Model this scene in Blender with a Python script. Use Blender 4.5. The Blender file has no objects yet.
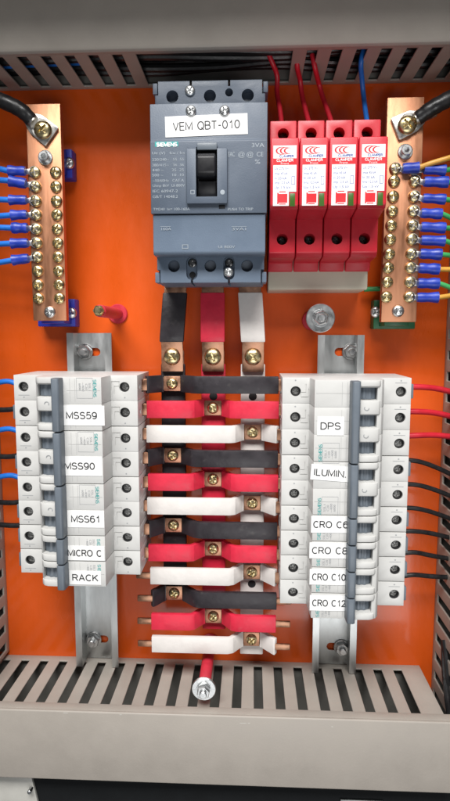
import bpy, bmesh, math, random
from mathutils import Vector, Matrix
random.seed(11)
R = math.radians
sc = bpy.context.scene
COL = sc.collection
MM = 0.001
# panel coordinates, millimetres: x right, y up, z out of the panel towards the viewer
# blender coordinates, metres: (x, -z, y)
A = Matrix(((1, 0, 0), (0, 0, -1), (0, 1, 0)))
def B(p): return Vector((p[0]*MM, -p[2]*MM, p[1]*MM))

# ------------------------------------------------------------------ camera
F, CX, CY = 578.0, 225.0, 400.5
VPX, VPY, DIST = 252.0, 336.0, 460.0
TH = math.atan((CY-VPY)/F)
PS = math.atan((VPX-CX)/F*math.cos(TH))
camX = Vector((math.cos(PS), math.sin(PS), 0))
camU = Vector((-math.sin(PS)*math.sin(TH), math.cos(PS)*math.sin(TH), math.cos(TH)))
camF = Vector((-math.sin(PS)*math.cos(TH), math.cos(PS)*math.cos(TH), -math.sin(TH)))
cd = bpy.data.cameras.new('camera'); cam = bpy.data.objects.new('camera', cd); COL.objects.link(cam)
cam.location = (0, -DIST*MM, 0); cam.rotation_euler = (R(90)-TH, 0, PS)
cd.sensor_fit = 'VERTICAL'; cd.sensor_height = 36; cd.lens = F/801*36
cd.clip_start = 0.01; cd.clip_end = 50
sc.camera = cam
def at(px, py, z):
    """measured point of the photograph at a known height z above the plate -> panel (x, y) in mm"""
    v = camX*((px-CX)/F) + camU*((CY-py)/F) + camF
    t = (DIST-z)/v.y
    return v.x*t, v.z*t
def at3(px, py, z):
    x, y = at(px, py, z); return (x, y, z)

# ------------------------------------------------------------------ materials
def mat(name, col, rough=0.5, metal=0.0, var=0.08, vs=60, bump=0.0, bs=400, rvar=0.1, coat=0.0, stretch=None, spec=0.5, col2=None, dust=0.0, crough=0.1):
    m = bpy.data.materials.new(name); m.use_nodes = True
    nt = m.node_tree; N = nt.nodes; L = nt.links
    b = N['Principled BSDF']
    tc = N.new('ShaderNodeTexCoord'); oi = N.new('ShaderNodeObjectInfo')
    mp = N.new('ShaderNodeMapping'); L.new(tc.outputs['Object'], mp.inputs[0])
    ra = N.new('ShaderNodeVectorMath'); ra.operation = 'SCALE'
    cx = N.new('ShaderNodeCombineXYZ')
    for i in range(3): L.new(oi.outputs['Random'], cx.inputs[i])
    L.new(cx.outputs[0], ra.inputs[0]); ra.inputs['Scale'].default_value = 3.0
    L.new(ra.outputs[0], mp.inputs['Location'])
    if stretch: mp.inputs['Scale'].default_value = stretch
    n = N.new('ShaderNodeTexNoise'); n.inputs['Scale'].default_value = vs; n.inputs['Detail'].default_value = 6
    n.inputs['Roughness'].default_value = 0.62
    L.new(mp.outputs[0], n.inputs['Vector'])
    mx = N.new('ShaderNodeMix'); mx.data_type = 'RGBA'
    c = Vector(col); d = Vector(col2) if col2 else None
    lo = [max(0, v*(1-var)) for v in c]; hi = [min(1, v*(1+var)) for v in c]
    if d: hi = list(d)
    mr = N.new('ShaderNodeMapRange'); mr.inputs[1].default_value = 0.32; mr.inputs[2].default_value = 0.68
    L.new(n.outputs[0], mr.inputs[0]); L.new(mr.outputs[0], mx.inputs[0])
    mx.inputs[6].default_value = (*lo, 1); mx.inputs[7].default_value = (*hi, 1)
    out = mx.outputs[2]
    n2 = N.new('ShaderNodeTexNoise'); n2.inputs['Scale'].default_value = bs; n2.inputs['Detail'].default_value = 4
    L.new(mp.outputs[0], n2.inputs['Vector'])
    if dust:
        dr = N.new('ShaderNodeMapRange'); dr.inputs[1].default_value = 0.62; dr.inputs[2].default_value = 0.75
        dr.inputs[4].default_value = dust
        L.new(n2.outputs[0], dr.inputs[0])
        dm = N.new('ShaderNodeMix'); dm.data_type = 'RGBA'; L.new(dr.outputs[0], dm.inputs[0])
        L.new(out, dm.inputs[6]); dm.inputs[7].default_value = (0.5, 0.47, 0.42, 1); out = dm.outputs[2]
    L.new(out, b.inputs['Base Color'])
    r2 = N.new('ShaderNodeMapRange'); r2.inputs[1].default_value = 0.3; r2.inputs[2].default_value = 0.7
    r2.inputs[3].default_value = max(0.03, rough-rvar); r2.inputs[4].default_value = min(1, rough+rvar)
    L.new(n.outputs[0], r2.inputs[0]); L.new(r2.outputs[0], b.inputs['Roughness'])
    b.inputs['Metallic'].default_value = metal
    b.inputs['Specular IOR Level'].default_value = spec
    b.inputs['Coat Weight'].default_value = coat; b.inputs['Coat Roughness'].default_value = crough
    if bump:
        bp = N.new('ShaderNodeBump'); bp.inputs['Strength'].default_value = bump; bp.inputs['Distance'].default_value = 0.0006
        L.new(n2.outputs[0], bp.inputs['Height']); L.new(bp.outputs[0], b.inputs['Normal'])
    return m
M = {}
M['orange'] = mat('orange_powder_coat', (0.68, 0.092, 0.006), 0.38, var=0.08, vs=20, bump=0.18, bs=330, rvar=0.16, coat=0.35, crough=0.11, spec=0.35, stretch=(1, 1, 0.4))
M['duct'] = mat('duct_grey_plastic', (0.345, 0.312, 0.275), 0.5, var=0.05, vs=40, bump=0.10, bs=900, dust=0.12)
M['ductin'] = mat('duct_inner_shade', (0.16, 0.155, 0.14), 0.7, var=0.1)  # darker than the duct plastic; shade of the closed duct is in the colour
M['mccb'] = mat('slate_plastic', (0.088, 0.112, 0.150), 0.46, var=0.05, vs=50, bump=0.15, bs=1600, dust=0.05)
M['mccb_lt'] = mat('blue_grey_plastic', (0.128, 0.170, 0.232), 0.46, var=0.05, vs=50, bump=0.15, bs=1600, dust=0.05)
M['black'] = mat('black_plastic', (0.010, 0.010, 0.012), 0.38, var=0.2, vs=80)
M['dark'] = mat('recess_shade_black', (0.012, 0.012, 0.013), 0.75, var=0.2)  # near-black for hole discs, liners and recessed screws; shade put into the colour
M['white'] = mat('light_grey_plastic', (0.57, 0.567, 0.55), 0.42, var=0.035, vs=45, bump=0.08, bs=1500, dust=0.04)
M['handle'] = mat('grey_handle_plastic', (0.125, 0.148, 0.175), 0.42, var=0.06, vs=70, bump=0.1, bs=1500)
M['label'] = mat('label_tape', (0.80, 0.80, 0.79), 0.35, var=0.02, vs=40)
M['ink'] = mat('black_ink', (0.012, 0.012, 0.014), 0.5)
M['teal'] = mat('teal_ink', (0.02, 0.32, 0.31), 0.5)
M['lightprint'] = mat('pale_grey_ink', (0.31, 0.35, 0.39), 0.5)
M['whiteink'] = mat('white_ink', (0.75, 0.75, 0.75), 0.5)
M['greyprint'] = mat('grey_ink', (0.30, 0.31, 0.32), 0.5)
M['fineline'] = mat('moulded_line_grey', (0.40, 0.40, 0.39), 0.6)
M['red'] = mat('red_plastic', (0.53, 0.015, 0.030), 0.40, var=0.07, vs=50, bump=0.05, bs=1200, dust=0.03)
M['redlabel'] = mat('red_ink', (0.66, 0.02, 0.03), 0.4)
M['blueink'] = mat('blue_ink', (0.06, 0.10, 0.36), 0.5)
M['green_ind'] = mat('green_indicator', (0.05, 0.12, 0.02), 0.3)
M['redsleeve'] = mat('red_heat_shrink', (0.63, 0.020, 0.052), 0.46, var=0.1, vs=90, bump=0.5, bs=170, dust=0.05)
M['blacksleeve'] = mat('black_heat_shrink', (0.022, 0.018, 0.022), 0.45, var=0.25, vs=90, bump=0.5, bs=170, dust=0.05)
M['whitesleeve'] = mat('white_heat_shrink', (0.70, 0.665, 0.635), 0.46, var=0.05, vs=90, bump=0.5, bs=170, dust=0.05)
M['copper'] = mat('copper', (0.56, 0.25, 0.137), 0.44, metal=0.95, var=0.10, vs=120, bump=0.06, bs=500, rvar=0.12, stretch=(1.6, 1, 0.25), col2=(0.66, 0.325, 0.19))
M['copperdull'] = mat('dull_copper', (0.43, 0.215, 0.135), 0.42, metal=1.0, var=0.3, vs=160, col2=(0.60, 0.34, 0.22), bump=0.08)
M['brass'] = mat('yellow_zinc', (0.58, 0.47, 0.25), 0.3, metal=1.0, var=0.2, vs=300, col2=(0.74, 0.62, 0.36))
M['zinc'] = mat('bright_zinc', (0.62, 0.63, 0.63), 0.32, metal=1.0, var=0.15, vs=120, bump=0.05, bs=700)
M['zincrail'] = mat('galvanised_steel', (0.56, 0.58, 0.58), 0.42, metal=1.0, var=0.14, vs=90, bump=0.05, bs=700, stretch=(1, 1, 0.3))
M['darkscrew'] = mat('dark_steel_screw', (0.20, 0.20, 0.20), 0.38, metal=1.0, var=0.2, vs=400)
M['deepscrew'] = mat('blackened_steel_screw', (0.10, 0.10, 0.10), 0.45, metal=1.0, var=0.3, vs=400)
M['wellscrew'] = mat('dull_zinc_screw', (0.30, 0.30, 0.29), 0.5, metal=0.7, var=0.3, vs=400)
M['tin'] = mat('tinned_lug', (0.66, 0.64, 0.60), 0.35, metal=1.0, var=0.15, vs=300)
M['bluecrimp'] = mat('blue_vinyl', (0.010, 0.036, 0.34), 0.40, var=0.25, vs=150, bump=0.15, bs=500)
M['bluewire'] = mat('blue_wire', (0.015, 0.15, 0.56), 0.4, var=0.12, vs=90)
M['greenwire'] = mat('green_wire', (0.04, 0.30, 0.09), 0.4, var=0.2, vs=90)
M['yellowwire'] = mat('ochre_wire', (0.58, 0.30, 0.05), 0.4, var=0.15, vs=90)
M['redwire'] = mat('red_wire', (0.52, 0.014, 0.03), 0.4, var=0.12, vs=90)
M['blackwire'] = mat('black_wire', (0.013, 0.013, 0.014), 0.36, var=0.25, vs=200, bump=0.2, bs=500)
M['blueblock'] = mat('blue_insulator', (0.02, 0.035, 0.36), 0.4, var=0.1)
M['greenblock'] = mat('green_insulator', (0.01, 0.11, 0.04), 0.4, var=0.1)
M['cream'] = mat('cream_plastic', (0.54, 0.50, 0.40), 0.5, var=0.04, vs=40, dust=0.03)
M['redtube'] = mat('red_tube', (0.55, 0.03, 0.055), 0.45, var=0.12, vs=120, bump=0.15)
M['cabblack'] = mat('black_gasket', (0.009, 0.010, 0.011), 0.75, var=0.2, spec=0.15)
M['cabwhite'] = mat('pale_sheet_metal', (0.50, 0.49, 0.45), 0.4, var=0.06)

# ------------------------------------------------------------------ mesh helpers (panel mm)
def nb(): return bmesh.new()
def bevel_new(bm, geom_edges, w, seg=2):
    if w > 0: bmesh.ops.bevel(bm, geom=geom_edges, offset=w, segments=seg, profile=0.5, affect='EDGES', clamp_overlap=True)
def join(bm, src, mtx=None):
    me = bpy.data.meshes.new('tmp'); src.to_mesh(me)
    if mtx is not None: me.transform(mtx)
    bm.from_mesh(me); bpy.data.meshes.remove(me)
def box(bm, x0, x1, y0, y1, z0, z1, bev=0.0, seg=2, rz=0, piv=None):
    t = nb()
    bmesh.ops.create_cube(t, size=1)
    for v in t.verts:
        v.co = Vector(((x0+x1)/2+v.co.x*(x1-x0), (y0+y1)/2+v.co.y*(y1-y0), (z0+z1)/2+v.co.z*(z1-z0)))
    bevel_new(t, t.edges[:], bev, seg)
    if rz:
        c = piv or ((x0+x1)/2, (y0+y1)/2, 0)
        bmesh.ops.rotate(t, verts=t.verts, cent=c, matrix=Matrix.Rotation(rz, 3, 'Z'))
    join(bm, t); t.free(); return bm
def prism(bm, pts, a0, a1, axis='y', bev=0.0, seg=2):
    """pts polygon; axis y: pts are (x,z); axis x: pts are (y,z); axis z: pts are (x,y)"""
    t = nb()
    def P(p, a): return {'y': (p[0], a, p[1]), 'x': (a, p[0], p[1]), 'z': (p[0], p[1], a)}[axis]
    v0 = [t.verts.new(P(p, a0)) for p in pts]; v1 = [t.verts.new(P(p, a1)) for p in pts]
    n = len(pts)
    t.faces.new(v0); t.faces.new(v1[::-1])
    for i in range(n): t.faces.new((v0[i], v1[i], v1[(i+1) % n], v0[(i+1) % n]))
    bmesh.ops.recalc_face_normals(t, faces=t.faces)
    if bev:
        es = [e for e in t.edges if len(e.link_faces) == 2 and e.calc_face_angle(0) > R(28)]
        bevel_new(t, es, bev, seg)
    join(bm, t); t.free(); return bm
def lathe(bm, prof, c=(0, 0, 0), seg=24, axis='z'):
    """prof: (r, h) from the top down or up; closed with caps when r=0"""
    t = nb(); rings = []
    for r, h in prof:
        if r < 1e-6: rings.append([t.verts.new((0, 0, h))])
        else: rings.append([t.verts.new((r*math.cos(2*math.pi*i/seg), r*math.sin(2*math.pi*i/seg), h)) for i in range(seg)])
    for a, b in zip(rings, rings[1:]):
        for i in range(seg):
            j = (i+1) % seg
            if len(a) == 1 and len(b) == 1: continue
            if len(a) == 1: t.faces.new((a[0], b[i], b[j]))
            elif len(b) == 1: t.faces.new((a[i], a[j], b[0]))
            else: t.faces.new((a[i], a[j], b[j], b[i]))
    for rg in (rings[0], rings[-1]):
        if len(rg) > 1: t.faces.new(rg)
    bmesh.ops.recalc_face_normals(t, faces=t.faces)
    m = Matrix.Translation(c)
    if axis == 'x': m = m @ Matrix.Rotation(R(90), 4, 'Y')
    if axis == 'y': m = m @ Matrix.Rotation(R(-90), 4, 'X')
    join(bm, t, m); t.free(); return bm
def cyl(bm, cx, cy, z0, z1, r, seg=24, bev=0.0):
    p = [(0, z0), (r, z0), (r, z1-bev), (r-bev, z1), (0, z1)] if bev else [(0, z0), (r, z0), (r, z1), (0, z1)]
    return lathe(bm, p, (cx, cy, 0), seg)
def smooth_path(pts, n=8):
    P = [Vector(p) for p in pts]
    if len(P) == 2: return [P[0].lerp(P[1], i/6) for i in range(7)]
    P = [2*P[0]-P[1]] + P + [2*P[-1]-P[-2]]
    out = []
    for i in range(1, len(P)-2):
        for k in range(n):
            t = k/n
            out.append(0.5*((2*P[i]) + (-P[i-1]+P[i+1])*t + (2*P[i-1]-5*P[i]+4*P[i+1]-P[i+2])*t*t + (-P[i-1]+3*P[i]-3*P[i+1]+P[i+2])*t**3))
    out.append(P[-2]); return out
def tube(bm, pts, r, seg=12, rad=None, flat=1.0):
    path = smooth_path(pts); t = nb(); rings = []
    up = Vector((0, 0, 1)); n = len(path)
    for i, p in enumerate(path):
        d = (path[min(i+1, n-1)]-path[max(i-1, 0)]).normalized()
        u = up if abs(d.dot(up)) < 0.95 else Vector((1, 0, 0))
        s = d.cross(u).normalized(); w = s.cross(d).normalized()
        rr = r if rad is None else rad(i/(n-1))
        rings.append([t.verts.new(p + s*rr*math.cos(2*math.pi*k/seg) + w*rr*flat*math.sin(2*math.pi*k/seg)) for k in range(seg)])
    for a, b in zip(rings, rings[1:]):
        for k in range(seg):
            j = (k+1) % seg; t.faces.new((a[k], a[j], b[j], b[k]))
    t.faces.new(rings[0]); t.faces.new(rings[-1])
    bmesh.ops.recalc_face_normals(t, faces=t.faces)
    join(bm, t); t.free(); return bm
def ribbon(bm, path, w, th, axis='y', bev=0.35):
    """flat bar: path of (a, z) centre line bent in depth, width w along the other axis.
    axis 'y': path runs along x, width along y.  axis 'x': path runs along y, width along x (path a = y)"""
    up = [];  dn = []
    n = len(path)
    for i, (a, z) in enumerate(path):
        a0, z0 = path[max(0, i-1)]; a1, z1 = path[min(n-1, i+1)]
        dx, dz = a1-a0, z1-z0; l = math.hypot(dx, dz); nx, nz = -dz/l, dx/l
        if nz < 0: nx, nz = -nx, -nz
        up.append((a+nx*th/2, z+nz*th/2)); dn.append((a-nx*th/2, z-nz*th/2))
    return prism(bm, up+dn[::-1], -w/2, w/2, axis, bev, 2)
def shift(bm, d): bmesh.ops.translate(bm, verts=bm.verts, vec=d); return bm
def difference(a, b):
    ma = bpy.data.meshes.new('a'); a.to_mesh(ma); mb = bpy.data.meshes.new('b'); b.to_mesh(mb)
    oa = bpy.data.objects.new('a', ma); ob = bpy.data.objects.new('b', mb)
    COL.objects.link(oa); COL.objects.link(ob)
    md = oa.modifiers.new('d', 'BOOLEAN'); md.operation = 'DIFFERENCE'; md.object = ob; md.solver = 'EXACT'; md.use_self = True
    dg = bpy.context.evaluated_depsgraph_get(); dg.update()
    me = bpy.data.meshes.new_from_object(oa.evaluated_get(dg))
    out = nb(); out.from_mesh(me)
    for o in (oa, ob): bpy.data.objects.remove(o)
    for m_ in (ma, mb, me): bpy.data.meshes.remove(m_)
    return out
def finish(bm, name, ang=35):
    me = bpy.data.meshes.new(name); bm.to_mesh(me); bm.free()
    me.transform((A*MM).to_4x4() if False else Matrix.Scale(MM, 4) @ A.to_4x4())
    for p in me.polygons: p.use_smooth = True
    me.set_sharp_from_angle(angle=R(ang))
    return me
_tc = {}
def text_bm(txt, h, w=None, bold=0.0, rot=0, c=(0, 0, 0), align='C', spacing=1.0):
    key = (txt, bold, spacing)
    if key not in _tc:
        cu = bpy.data.curves.new('t', 'FONT'); cu.body = txt; cu.size = 10; cu.offset = 0.0; cu.resolution_u = 3
        cu.space_character = spacing; cu.fill_mode = 'FRONT'
        o = bpy.data.objects.new('t', cu); COL.objects.link(o)
        dg = bpy.context.evaluated_depsgraph_get(); dg.update()
        _tc[key] = bpy.data.meshes.new_from_object(o.evaluated_get(dg))
        bpy.data.objects.remove(o)
    me = _tc[key]; b = nb(); b.from_mesh(me)
    xs = [v.co.x for v in b.verts]; ys = [v.co.y for v in b.verts]
    cw = max(xs)-min(xs); s = h/7.2
    sx = s if w is None else w/cw
    ox = {'C': (max(xs)+min(xs))/2, 'L': min(xs), 'R': max(xs)}[align]
    for v in b.verts: v.co = Vector(((v.co.x-ox)*sx, (v.co.y-3.6)*s, 0))
    if rot: bmesh.ops.rotate(b, verts=b.verts, cent=(0, 0, 0), matrix=Matrix.Rotation(rot, 3, 'Z'))
    shift(b, c); return b
def _arc(cx, cy, rx, ry, a0, a1, n=10):
    return [(cx+rx*math.cos(R(a0+(a1-a0)*i/n)), cy+ry*math.sin(R(a0+(a1-a0)*i/n))) for i in range(n+1)]
GL = {
 'M': (.80, [[(0, 0), (0, 1), (.40, .12), (.80, 1), (.80, 0)]]), 'N': (.68, [[(0, 0), (0, 1), (.68, 0), (.68, 1)]]),
 'S': (.64, [_arc(.32, .74, .29, .26, 25, 180)+_arc(.33, .745, .30, .245, 180, 262, 5)[1:]+_arc(.31, .26, .33, .26, 80, 0, 6)+_arc(.32, .26, .32, .26, 0, -158)]),
 '5': (.60, [[(.54, 1), (.12, 1), (.05, .52)]+_arc(.29, .33, .31, .33, 135, -150, 14)]),
 '9': (.60, [_arc(.29, .67, .29, .33, 0, 360, 18), [(.58, .67)]+_arc(.26, .42, .32, .42, 15, -130, 10)]),
 '6': (.60, [_arc(.31, .33, .29, .33, 0, 360, 18), [(.02, .33)]+_arc(.34, .58, .32, .42, 195, 50, 10)]),
 '0': (.60, [_arc(.30, .5, .30, .5, 0, 360, 20)]), '1': (.58, [[(.12, .74), (.30, .82), (.38, 1), (.38, 0)]]),
 '8': (.60, [_arc(.30, .75, .25, .25, 0, 360, 16), _arc(.30, .26, .30, .26, 0, 360, 16)]),
 '2': (.60, [_arc(.30, .70, .27, .30, 170, -35, 12)+[(.03, .0), (.60, .0)]]),
 'I': (.12, [[(.06, 0), (.06, 1)]]), '.': (.14, [[(.07, -.02), (.07, .12)]]), '-': (.40, [[(.03, .42), (.37, .42)]]), ' ': (.36, []),
 'C': (.72, [_arc(.38, .5, .37, .5, 48, 312, 18)]), 'O': (.78, [_arc(.39, .5, .39, .5, 0, 360, 22)]),
 'Q': (.78, [_arc(.39, .5, .39, .5, 0, 360, 22), [(.46, .24), (.78, -.05)]]),
 'R': (.66, [[(0, 0), (0, 1), (.36, 1)]+_arc(.37, .75, .25, .25, 90, -90, 8)+[(0, .5)], [(.36, .5), (.66, 0)]]),
 'P': (.62, [[(0, 0), (0, 1), (.36, 1)]+_arc(.35, .73, .27, .27, 90, -90, 8)+[(0, .46)]]),
 'B': (.64, [[(0, 0), (0, 1), (.34, 1)]+_arc(.35, .76, .24, .24, 90, -90, 8)+[(0, .52)], [(.34, .52)]+_arc(.36, .26, .28, .26, 90, -90, 8)+[(0, 0)]]),
 'D': (.68, [[(0, 0), (0, 1), (.28, 1)]+_arc(.28, .5, .40, .5, 90, -90, 12)+[(0, 0)]]),
 'A': (.72, [[(0, 0), (.36, 1), (.72, 0)], [(.13, .34), (.59, .34)]]), 'K': (.66, [[(0, 0), (0, 1)], [(.62, 1), (0, .36)], [(.23, .58), (.66, 0)]]),
 'L': (.54, [[(0, 1), (0, 0), (.54, 0)]]), 'U': (.66, [[(0, 1), (0, .33)]+_arc(.33, .33, .33, .33, 180, 360, 12)+[(.66, 1)]]),
 'V': (.68, [[(0, 1), (.34, 0), (.68, 1)]]), 'E': (.58, [[(.58, 0), (0, 0), (0, 1), (.58, 1)], [(0, .52), (.53, .52)]]), 'T': (.64, [[(0, 1), (.64, 1)], [(.32, 1), (.32, 0)]]),
}
def stroke_text(txt, h, w, sw, rot=0, c=(0, 0, 0), gap=.20):
    tot = sum(GL[ch][0]+gap for ch in txt)-gap
    kx = (w/h-sw*0.6)/tot; b = nb(); x = sw*0.3/kx; k = 0
    for ch in txt:
        for pl in GL[ch][1]:
            P_ = [Vector((x*kx+p[0]*kx, p[1]*(1-sw)+sw/2)) for p in pl]; P_ = [p for i, p in enumerate(P_) if i == 0 or (p-P_[i-1]).length > 1e-4]
            closed = (P_[0]-P_[-1]).length < 1e-3; n = len(P_); L_ = []; k += 1
            for i in range(n):
                a = P_[i-1] if i else (P_[-2] if closed else None); d = P_[i+1] if i < n-1 else (P_[1] if closed else None)
                t0 = (P_[i]-a).normalized() if a is not None else (d-P_[i]).normalized(); t1 = (d-P_[i]).normalized() if d is not None else t0
                n0 = Vector((-t0.y, t0.x)); n1 = Vector((-t1.y, t1.x)); m_ = (n0+n1)
                m_ = m_.normalized() if m_.length > 1e-3 else n0
                m_ = m_*(sw/2)/max(.45, m_.dot(n0))
                e = Vector((0, 0))
                L_.append((P_[i]+m_, P_[i]-m_))
            for (a0, a1), (b0, b1) in zip(L_, L_[1:]):
                f = b.faces.new([b.verts.new((v.x*h-w/2, v.y*h-h/2, k*0.004)) for v in (a1, b1, b0, a0)])
        x += GL[ch][0]+gap
    bmesh.ops.remove_doubles(b, verts=b.verts, dist=1e-5)
    for f in b.faces:
        f.normal_update()
        if f.normal.z < 0: f.normal_flip()
    if rot: bmesh.ops.rotate(b, verts=b.verts, cent=(0, 0, 0), matrix=Matrix.Rotation(rot, 3, 'Z'))
    shift(b, c); return b
def addtext(bm, *a, **k):
    if 'stroke' in k: t = stroke_text(a[0], a[1], a[2], k['stroke'], k.get('rot', 0), k['c'])
    else: t = text_bm(*a, **k)
    join(bm, t); t.free()
def quad(bm, x0, x1, y0, y1, z):
    bm.faces.new([bm.verts.new(p) for p in ((x0, y0, z), (x1, y0, z), (x1, y1, z), (x0, y1, z))])
def frame_lines(bm, x0, x1, y0, y1, z, w=0.25):
    quad(bm, x0, x1, y0, y0+w, z); quad(bm, x0, x1, y1-w, y1, z)
    quad(bm, x0, x0+w, y0+w, y1-w, z); quad(bm, x1-w, x1, y0+w, y1-w, z)

# ------------------------------------------------------------------ objects
def thing(name, label, cat, loc=(0, 0, 0), group=None, rot=0):
    o = bpy.data.objects.new(name, None); COL.objects.link(o); o.empty_display_size = 0.01
    o.location = B(loc); o.rotation_euler = (0, -rot, 0)
    o['label'] = label; o['category'] = cat
    if group: o['group'] = group
    return o
def part(name, mesh, m, parent, loc=(0, 0, 0), rot=0, label=None):
    if isinstance(mesh, bmesh.types.BMesh): mesh = finish(mesh, name)
    if not mesh.materials: mesh.materials.append(M[m])
    o = bpy.data.objects.new(name, mesh); COL.objects.link(o)
    if o.material_slots[0].material != M[m]:
        o.material_slots[0].link = 'OBJECT'; o.material_slots[0].material = M[m]
    o.parent = parent; o.location = B(loc); o.rotation_euler = (0, -rot, 0)
    if label: o['label'] = label
    return o
def solo(name, bm, m, label=None, cat=None, group=None, kind=None, loc=(0, 0, 0)):
    me = finish(bm, name); me.materials.append(M[m])
    o = bpy.data.objects.new(name, me); COL.objects.link(o); o.location = B(loc)
    if label: o['label'] = label
    if cat: o['category'] = cat
    if group: o['group'] = group
    if kind: o['kind'] = kind
    return o

# screw heads (shared meshes), base at z=0
def cross_head(r, h, cr, w, depth, seg=64, rings=16):
    b = nb(); top = []
    for i in range(rings+1):
        rr = r*i/rings; row = []
        for k in range(seg if i else 1):
            a = 2*math.pi*k/seg; x, y = rr*math.cos(a), rr*math.sin(a)
            z = h*math.sqrt(max(0, 1-(rr/r)**2.6*0.86))
            if i == rings: z = h*0.30
            inside = (abs(x) < w/2 and abs(y) < cr) or (abs(y) < w/2 and abs(x) < cr)
            if inside: z -= depth*(1-0.55*rr/cr)
            row.append(b.verts.new((x, y, z)))
        top.append(row)
    for i in range(1, rings+1):
        for k in range(seg):
            j = (k+1) % seg
            if i == 1: b.faces.new((top[0][0], top[1][k], top[1][j]))
            else: b.faces.new((top[i-1][k], top[i][k], top[i][j], top[i-1][j]))
    bot = [b.verts.new((v.co.x, v.co.y, 0)) for v in top[-1]]
    for k in range(seg):
        j = (k+1) % seg; b.faces.new((top[-1][k], bot[k], bot[j], top[-1][j]))
    b.faces.new(bot[::-1]); bmesh.ops.recalc_face_normals(b, faces=b.faces)
    return b
SCR_S = finish(cross_head(4.2, 2.6, 2.7, 1.05, 1.9), 'screw')
SCR_B = finish(cross_head(6.3, 3.6, 3.7, 1.3, 2.4), 'screw')
SCR_M = finish(cross_head(4.3, 2.7, 2.7, 1.1, 1.9), 'screw')
SCR_C = finish(cross_head(3.4, 2.0, 2.2, 0.9, 1.5), 'screw')
SCR_T = finish(cross_head(3.0, 1.0, 2.1, 0.9, 1.3, 40, 10), 'screw')
def socket_screw(r):
    b = nb(); cyl(b, 0, 0, 0, 1.2, r*1.45, 32, 0.3)
    c = nb(); cyl(c, 0, 0, 1.0, 5.0, r, 32, 0.4); k = nb()
    lathe(k, [(0, 2.0), (r*0.55, 2.0), (r*0.55, 6), (0, 6)], seg=6)
    d = difference(c, k); join(b, d); return b
SCR_H = finish(socket_screw(3.6), 'screw')
def hex_nut(r, h, stud, studr=2.6, washer=0):
    b = nb()
    if washer:
        lathe(b, [(0, 0), (washer, 0), (washer, 1.0), (washer-0.3, 1.3), (0, 1.3)], seg=40)
    z = 1.3 if washer else 0
    lathe(b, [(0, z), (r*0.95, z), (r, z+0.5), (r, z+h-0.6), (r*0.9, z+h), (0, z+h)], seg=6)
    cyl(b, 0, 0, z+h, z+h+stud, studr, 20, 0.5); return b
def place_screw(parent, mesh, m, x, y, z, name='screw'):
    return part(name, mesh, m, parent, (x, y, z), rot=random.uniform(-0.9, 0.9))

# ================================================================== SETTING
b = nb(); box(b, -300, 300, -330, 300, -2.5, 0)
solo('mounting_plate', b, 'orange', kind='structure')

# ------------------------------------------------------------------ wiring ducts
TEETH, SLOT = 9.4, 6.9
def slot_wall(L0, L1, depth, band0, band1, th=1.9, gaps=()):
    """flat wall in (a along length, d depth) with slots; returns 2D lattice solid in (a, 0..th, d)"""
    t = nb(); es = [L0]; a = L0+4
    cols = []
    while a+TEETH+SLOT < L1-3:
        cols.append((es[-1], a, True)); cols.append((a, a+SLOT, False)); es.append(a+SLOT); a += SLOT+TEETH
    cols.append((es[-1], L1, True))
    vs = {}
    def V(x, y):
        k = (round(x, 3), round(y, 3))
        if k not in vs: vs[k] = t.verts.new((x, 0, y))
        return vs[k]
    zs = [0, band0, depth-band1, depth]
    for (x0, x1, solid) in cols:
        for i in range(3):
            s = solid or i != 1
            for g0, g1 in gaps:
                if g0 < (x0+x1)/2 < g1 and i >= 1: s = False
            if s: t.faces.new((V(x0, zs[i]), V(x1, zs[i]), V(x1, zs[i+1]), V(x0, zs[i+1])))
    ret = bmesh.ops.extrude_face_region(t, geom=t.faces[:])
    bmesh.ops.translate(t, verts=[v for v in ret['geom'] if isinstance(v, bmesh.types.BMVert)], vec=(0, -th, 0))
    bmesh.ops.recalc_face_normals(t, faces=t.faces)
    es = [e for e in t.edges if len(e.link_faces) == 2 and e.calc_face_angle(0) > R(40)]
    bmesh.ops.bevel(t, geom=es, offset=0.65, segments=2, profile=0.5, affect='EDGES', clamp_overlap=True)
    return t
# bottom duct
DB = 71
yb = (at(225, 659, 0)[1] + at(225, 716, DB)[1])/2
ybc = at(225, 785, DB+2)[1]
xr_end = at(448, 718, DB)[0]
hB = yb-ybc
t = thing('wiring_duct', 'long grey slotted wiring duct running along the bottom of the panel', 'wiring duct', (0, yb, 0), 'slotted wiring ducts')
part('slotted_wall', slot_wall(-229.4, xr_end, DB, 7, 4), 'duct', t)
b = nb(); box(b, -235, xr_end+8, -hB, 1.0, DB+0.2, DB+2.8, 1.1, 3); box(b, -235, xr_end+8, -0.9, 1.0, DB-7, DB+0.6, 0.5)
part('cover', b, 'duct', t)
for px, py, w_ in ((66, 711.5, 3.4), (121, 713, 2.0), (243, 722.5, 4.5), (249, 722.5, 1.6), (332, 726, 1.5)):
    sx, sy = at(px, py, DB+2)
    b = nb(); pts = [(w_*(0.5+0.12*random.random())*math.cos(R(a)), 0.26*(0.7+0.6*random.random())*math.sin(R(a))) for a in range(0, 360, 40)]
    prism(b, pts, 0, 0.12, 'z'); part('scuff', b, 'cabwhite', t, (sx, min(sy-yb, -0.4), DB+2.75))
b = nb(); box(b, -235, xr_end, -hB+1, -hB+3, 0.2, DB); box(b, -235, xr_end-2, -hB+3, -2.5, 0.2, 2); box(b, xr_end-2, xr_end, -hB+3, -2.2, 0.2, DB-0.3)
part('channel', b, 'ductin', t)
for px, py in ((20, 690), (425, 703)):       # coil of cable ends seen through the slots
    pass
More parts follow.
